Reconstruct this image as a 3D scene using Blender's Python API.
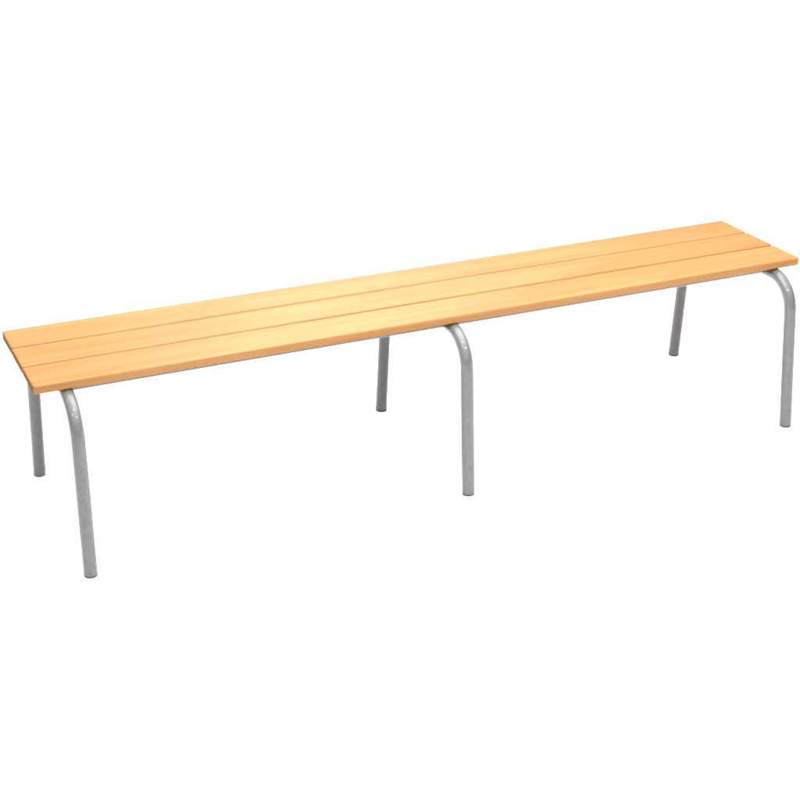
import bpy, bmesh, math
from mathutils import Vector
S = bpy.context.scene
for o in list(bpy.data.objects):
    bpy.data.objects.remove(o)
COL = S.collection

# ------------------------------------------------------------------ camera
cam_data = bpy.data.cameras.new('camera')
cam = bpy.data.objects.new('camera', cam_data)
COL.objects.link(cam)
cam.location = (-1.50462, -3.25891, 1.77300)
cam.rotation_euler = (1.14398, 0.00435, -0.41757)
cam_data.sensor_width = 36.0
cam_data.lens = 36.0 * 1541.3 / 800.0
cam_data.clip_start = 0.05
cam_data.clip_end = 500.0
S.camera = cam

# ------------------------------------------------------------------ light: a white studio, bright overhead, dim at eye level
w = bpy.data.worlds.new('World')
S.world = w
w.use_nodes = True
nt = w.node_tree
nt.nodes.clear()
out = nt.nodes.new('ShaderNodeOutputWorld')
bg = nt.nodes.new('ShaderNodeBackground')
tc = nt.nodes.new('ShaderNodeTexCoord')
sp = nt.nodes.new('ShaderNodeSeparateXYZ')
mr = nt.nodes.new('ShaderNodeMapRange')
mr.interpolation_type = 'SMOOTHSTEP'
mr.inputs['From Min'].default_value = 0.25
mr.inputs['From Max'].default_value = 0.85
mr.inputs['To Min'].default_value = 0.22
mr.inputs['To Max'].default_value = 3.35
bg.inputs['Color'].default_value = (1.0, 1.0, 1.0, 1)
nt.links.new(tc.outputs['Generated'], sp.inputs[0])
nt.links.new(sp.outputs['Z'], mr.inputs['Value'])
nt.links.new(mr.outputs['Result'], bg.inputs['Strength'])
nt.links.new(bg.outputs[0], out.inputs[0])

def lamp(x, y, z, size, power):
    d = bpy.data.lights.new('studio_lamp', 'AREA')
    d.shape = 'DISK'
    d.size = size
    d.energy = power
    o = bpy.data.objects.new('studio_lamp', d)
    COL.objects.link(o)
    o.location = (x, y, z)
    o.rotation_euler = (Vector((0, 0, 0.4)) - Vector((x, y, z))).to_track_quat('-Z', 'Y').to_euler()
    return o
# four broad lamps above the seat
for lx, ly in ((-0.55, -0.35), (0.25, -0.45), (-0.35, 0.30), (0.65, 0.15)):
    lamp(lx, ly, 2.00, 1.7, 22.0)
# four small ones in front, mirrored as bright specks on the bent tubes
for lx, ly, lz in ((-1.9, -1.5, 2.5), (0.7, -1.9, 2.4), (-0.5, -1.1, 2.9), (-0.6, -2.0, 2.6)):
    lamp(lx, ly, lz, 0.15, 16.0)
# a softbox behind, mirrored as the pale sheen on the varnish
lamp(0.95, 3.0, 2.1, 1.6, 24.0)

S.view_settings.view_transform = 'Standard'
S.view_settings.look = 'None'
S.view_settings.exposure = 0.0
S.view_settings.gamma = 1.0

# ------------------------------------------------------------------ materials
def new_mat(name):
    m = bpy.data.materials.new(name)
    m.use_nodes = True
    n = m.node_tree
    return m, n, n.nodes['Principled BSDF']

def ramp(n, fac, stops):
    r = n.nodes.new('ShaderNodeValToRGB')
    e = r.color_ramp.elements
    while len(e) < len(stops):
        e.new(0.5)
    for el, (p, c) in zip(e, stops):
        el.position = p
        el.color = (*c, 1)
    n.links.new(fac, r.inputs[0])
    return r.outputs[0]

def noise(n, vec, scale, detail=3.0, rough=0.55, dist=0.0):
    t = n.nodes.new('ShaderNodeTexNoise')
    t.inputs['Scale'].default_value = scale
    t.inputs['Detail'].default_value = detail
    t.inputs['Roughness'].default_value = rough
    t.inputs['Distortion'].default_value = dist
    n.links.new(vec, t.inputs['Vector'])
    return t.outputs['Fac']

def mapping(n, vec, scale, loc=(0, 0, 0)):
    m = n.nodes.new('ShaderNodeMapping')
    m.inputs['Scale'].default_value = scale
    m.inputs['Location'].default_value = loc
    n.links.new(vec, m.inputs['Vector'])
    return m.outputs[0]

def mix(n, mode, fac, a, b):
    m = n.nodes.new('ShaderNodeMix')
    m.data_type = 'RGBA'
    m.blend_type = mode
    if isinstance(fac, float):
        m.inputs[0].default_value = fac
    else:
        n.links.new(fac, m.inputs[0])
    n.links.new(a, m.inputs[6])
    n.links.new(b, m.inputs[7])
    return m.outputs[2]

WOOD_A = (0.279, 0.143, 0.0505)
WOOD_B = (0.260, 0.122, 0.0400)
def wood(name, seed):
    m, n, b = new_mat(name)
    tc = n.nodes.new('ShaderNodeTexCoord').outputs['Object']
    broad = noise(n, mapping(n, tc, (2.2, 9.0, 9.0), (seed, seed * 1.7, 0)), 1.0, 3.0, 0.5, 0.3)
    c1 = ramp(n, broad, [(0.35, WOOD_B), (0.65, WOOD_A)])
    fine = noise(n, mapping(n, tc, (5.0, 330.0, 330.0), (seed * 3.1, 0, seed)), 1.0, 4.0, 0.6, 0.2)
    c2 = ramp(n, fine, [(0.34, (0.88, 0.84, 0.76)), (0.58, (1.0, 1.0, 1.0))])
    streak = noise(n, mapping(n, tc, (1.3, 60.0, 60.0), (seed * 0.7, seed, 0)), 1.0, 3.0, 0.55, 0.6)
    c3 = ramp(n, streak, [(0.36, (0.93, 0.88, 0.80)), (0.56, (1.0, 1.0, 1.0))])
    col = mix(n, 'MULTIPLY', 1.0, mix(n, 'MULTIPLY', 1.0, c1, c2), c3)
    # end grain: darker and dull where the board is cut across
    nx = n.nodes.new('ShaderNodeSeparateXYZ')
    n.links.new(n.nodes.new('ShaderNodeTexCoord').outputs['Normal'], nx.inputs[0])
    ab = n.nodes.new('ShaderNodeMath')
    ab.operation = 'ABSOLUTE'
    n.links.new(nx.outputs['X'], ab.inputs[0])
    eg = n.nodes.new('ShaderNodeMapRange')
    eg.inputs['From Min'].default_value = 0.75
    eg.inputs['From Max'].default_value = 0.92
    n.links.new(ab.outputs[0], eg.inputs['Value'])
    pore = noise(n, mapping(n, tc, (900, 900, 900)), 1.0, 2.0)
    end = ramp(n, pore, [(0.3, (0.15, 0.066, 0.020)), (0.7, (0.19, 0.087, 0.027))])
    n.links.new(mix(n, 'MIX', eg.outputs[0], col, end), b.inputs['Base Color'])
    b.inputs['Roughness'].default_value = 0.42
    sv = n.nodes.new('ShaderNodeMapRange')
    sv.inputs['To Min'].default_value = 0.16
    sv.inputs['To Max'].default_value = 0.0
    n.links.new(eg.outputs[0], sv.inputs['Value'])
    n.links.new(sv.outputs[0], b.inputs['Specular IOR Level'])
    bp = n.nodes.new('ShaderNodeBump')
    bp.inputs['Strength'].default_value = 0.12
    bp.inputs['Distance'].default_value = 0.0006
    n.links.new(fine, bp.inputs['Height'])
    n.links.new(bp.outputs[0], b.inputs['Normal'])
    return m

def grey_metal():
    m, n, b = new_mat('grey_enamelled_steel')
    tc = n.nodes.new('ShaderNodeTexCoord').outputs['Object']
    f1 = noise(n, mapping(n, tc, (1, 1, 0.45)), 120.0, 3.0, 0.6)
    f2 = noise(n, mapping(n, tc, (1, 1, 0.6)), 22.0, 2.0, 0.5)
    c = mix(n, 'MULTIPLY', 1.0, ramp(n, f1, [(0.3, (0.085, 0.085, 0.085)), (0.7, (0.104, 0.104, 0.104))]),
            ramp(n, f2, [(0.3, (0.97, 0.97, 0.97)), (0.7, (1.0, 1.0, 1.0))]))
    n.links.new(c, b.inputs['Base Color'])
    b.inputs['Roughness'].default_value = 0.45
    b.inputs['Specular IOR Level'].default_value = 0.12
    b.inputs['Coat Weight'].default_value = 0.62
    b.inputs['Coat Roughness'].default_value = 0.03
    bp = n.nodes.new('ShaderNodeBump')
    bp.inputs['Strength'].default_value = 0.25
    bp.inputs['Distance'].default_value = 0.0006
    n.links.new(f1, bp.inputs['Height'])
    n.links.new(bp.outputs[0], b.inputs['Normal'])
    return m

def plain(name, col, rough, var=0.0, scale=30.0):
    m, n, b = new_mat(name)
    tc = n.nodes.new('ShaderNodeTexCoord').outputs['Object']
    f = noise(n, tc, scale, 3.0)
    c = ramp(n, f, [(0.3, tuple(v * (1 - var) for v in col)), (0.7, col)])
    n.links.new(c, b.inputs['Base Color'])
    b.inputs['Roughness'].default_value = rough
    return m

M_METAL = grey_metal()
M_CAP = plain('dark_grey_cap', (0.04, 0.04, 0.04), 0.6, 0.15, 90.0)
M_FLOOR = plain('white_floor', (0.84, 0.84, 0.84), 0.9, 0.01, 2.0)
M_FLOOR.node_tree.nodes['Principled BSDF'].inputs['Specular IOR Level'].default_value = 0.1

# ------------------------------------------------------------------ helpers
def link(name, bm, m, parent=None, smooth=True):
    me = bpy.data.meshes.new(name)
    bmesh.ops.recalc_face_normals(bm, faces=bm.faces)
    bm.to_mesh(me)
    bm.free()
    me.materials.append(m)
    if smooth:
        for p in me.polygons:
            p.use_smooth = True
    o = bpy.data.objects.new(name, me)
    COL.objects.link(o)
    if parent:
        o.parent = parent
    return o

def sweep(path, radii, seg=28, cap_start=False, cap_end=False):
    """a round tube along a list of points"""
    bm = bmesh.new()
    rings = []
    n = len(path)
    up = None
    for i, p in enumerate(path):
        t = (path[min(i + 1, n - 1)] - path[max(i - 1, 0)]).normalized()
        if up is None:
            up = t.orthogonal().normalized()
        up = (up - t * up.dot(t)).normalized()
        sd = t.cross(up)
        r = radii[i] if isinstance(radii, (list, tuple)) else radii
        rings.append([bm.verts.new(p + up * (r * math.cos(2 * math.pi * k / seg)) + sd * (r * math.sin(2 * math.pi * k / seg)))
                      for k in range(seg)])
    for a, b in zip(rings, rings[1:]):
        for k in range(seg):
            bm.faces.new((a[k], a[(k + 1) % seg], b[(k + 1) % seg], b[k]))
    if cap_start:
        bm.faces.new(rings[0])
    if cap_end:
        bm.faces.new(rings[-1])
    return bm

# ------------------------------------------------------------------ ground
bm = bmesh.new()
bmesh.ops.create_grid(bm, x_segments=2, y_segments=2, size=150.0)
g = link('ground', bm, M_FLOOR, smooth=False)
g['kind'] = 'structure'

# ------------------------------------------------------------------ the bench
L, W, H = 2.010, 0.3535, 0.4348
T = 0.0215                       # slat thickness
GAP = 0.0060
R = 0.0156                      # tube radius
FOOT_Y, SPLAY = 0.27025, 0.0883

bench = bpy.data.objects.new('bench', None)
COL.objects.link(bench)
bench.empty_display_size = 0.2
bench['label'] = 'long low backless bench with three pale wooden slats on six bent grey tubular steel legs'
bench['category'] = 'bench'

def slat_bm(sw, corner_sides, rnd=0.0050):
    """a board with eased edges: rounded plan outlines lofted from the underside to the top"""
    def outline(inset, z):
        pts = []
        for sx, sy, a0 in ((1, 1, 0), (-1, 1, 90), (-1, -1, 180), (1, -1, 270)):
            rc = 0.0085 if sy * corner_sides > 0 else 0.0055
            r = rc - inset
            cx, cy = sx * (L / 2 - rc), sy * (sw / 2 - rc)
            for k in range(9):
                a = math.radians(a0 + 90 * k / 8)
                pts.append(Vector((cx + r * math.cos(a), cy + r * math.sin(a), z)))
        return pts
    lev = []
    N = 6
    for k in range(N + 1):
        a = math.pi / 2 * k / N
        lev.append((rnd * (1 - math.sin(a)), -T / 2 + rnd * (1 - math.cos(a))))
    lev += [(i, -z) for i, z in reversed(lev)]
    bm = bmesh.new()
    loops = [[bm.verts.new(p) for p in outline(i, z)] for i, z in lev]
    n = len(loops[0])
    for a, b in zip(loops, loops[1:]):
        for k in range(n):
            bm.faces.new((a[k], a[(k + 1) % n], b[(k + 1) % n], b[k]))
    bm.faces.new(loops[0])
    bm.faces.new(loops[-1])
    return bm

sw = (W - 2 * GAP) / 3
for i in range(3):
    b_ = slat_bm(sw, (-1, 0, 1)[i])
    o = link('slat', b_, wood('pale_varnished_beech', 3.7 + 5.3 * i), bench)
    o.location = (0, (i - 1) * (sw + GAP), H - T / 2)
    md = o.modifiers.new('weighted', 'WEIGHTED_NORMAL')
    md.keep_sharp = False

ZT = H - T - R - 0.0004         # axis height of the tube under the slats
BEND = 0.085
def leg_path(side, x, lean):
    """centre line from under the seat, round the bend, down the splayed leg to just above the floor"""
    cy = FOOT_Y - SPLAY * ZT                     # corner of the two centre lines
    dn = Vector((SPLAY, -1.0)).normalized()      # (outward, down)
    turn = math.acos(max(-1, min(1, dn.x)))      # angle between outward and the leg
    tl = BEND * math.tan(turn / 2)
    pts = [(0.0, ZT), (cy * 0.3, ZT)]
    c = Vector((cy - tl, ZT - BEND))
    N = 18
    for k in range(N + 1):
        a = turn * k / N
        pts.append((c.x + BEND * math.sin(a), c.y + BEND * math.cos(a)))
    z0 = pts[-1][1]
    for k in range(1, 5):
        z = z0 + (0.0045 - z0) * k / 4
        pts.append((FOOT_Y - SPLAY * z, z))
    return [Vector((x + lean * z, side * y, z)) for y, z in pts]

def cap_bm(side, x, lean):
    prof = [(0.0046, R - 0.0002), (0.0030, R - 0.0002), (0.0014, R - 0.0006), (0.0005, R - 0.0014), (0.0, R - 0.0028)]
    return sweep([Vector((x + lean * z, side * (FOOT_Y - SPLAY * z), z)) for z, r in prof], [r for z, r in prof],
                 cap_start=True, cap_end=True)

INSET = 0.0604
FRAMES = ((-1 + INSET, 0.0222), (-0.0039, 0.0159), (1 - INSET, -0.0057))
for x, lean in FRAMES:
    for side in (-1, 1):
        leg = link('leg', sweep(leg_path(side, x, lean), R), M_METAL, bench)
        link('foot_cap', cap_bm(side, x, lean), M_CAP, leg)

RR = 0.0125
for (xa, la), (xb, lb) in zip(FRAMES, FRAMES[1:]):
    for side in (-1, 1):
        y = side * 0.124
        z = H - T - RR - 0.0006
        a, b_ = xa + la * ZT + 0.006, xb + lb * ZT - 0.006
        link('support_rail', sweep([Vector((a + (b_ - a) * k / 6, y, z)) for k in range(7)], RR), M_METAL, bench)
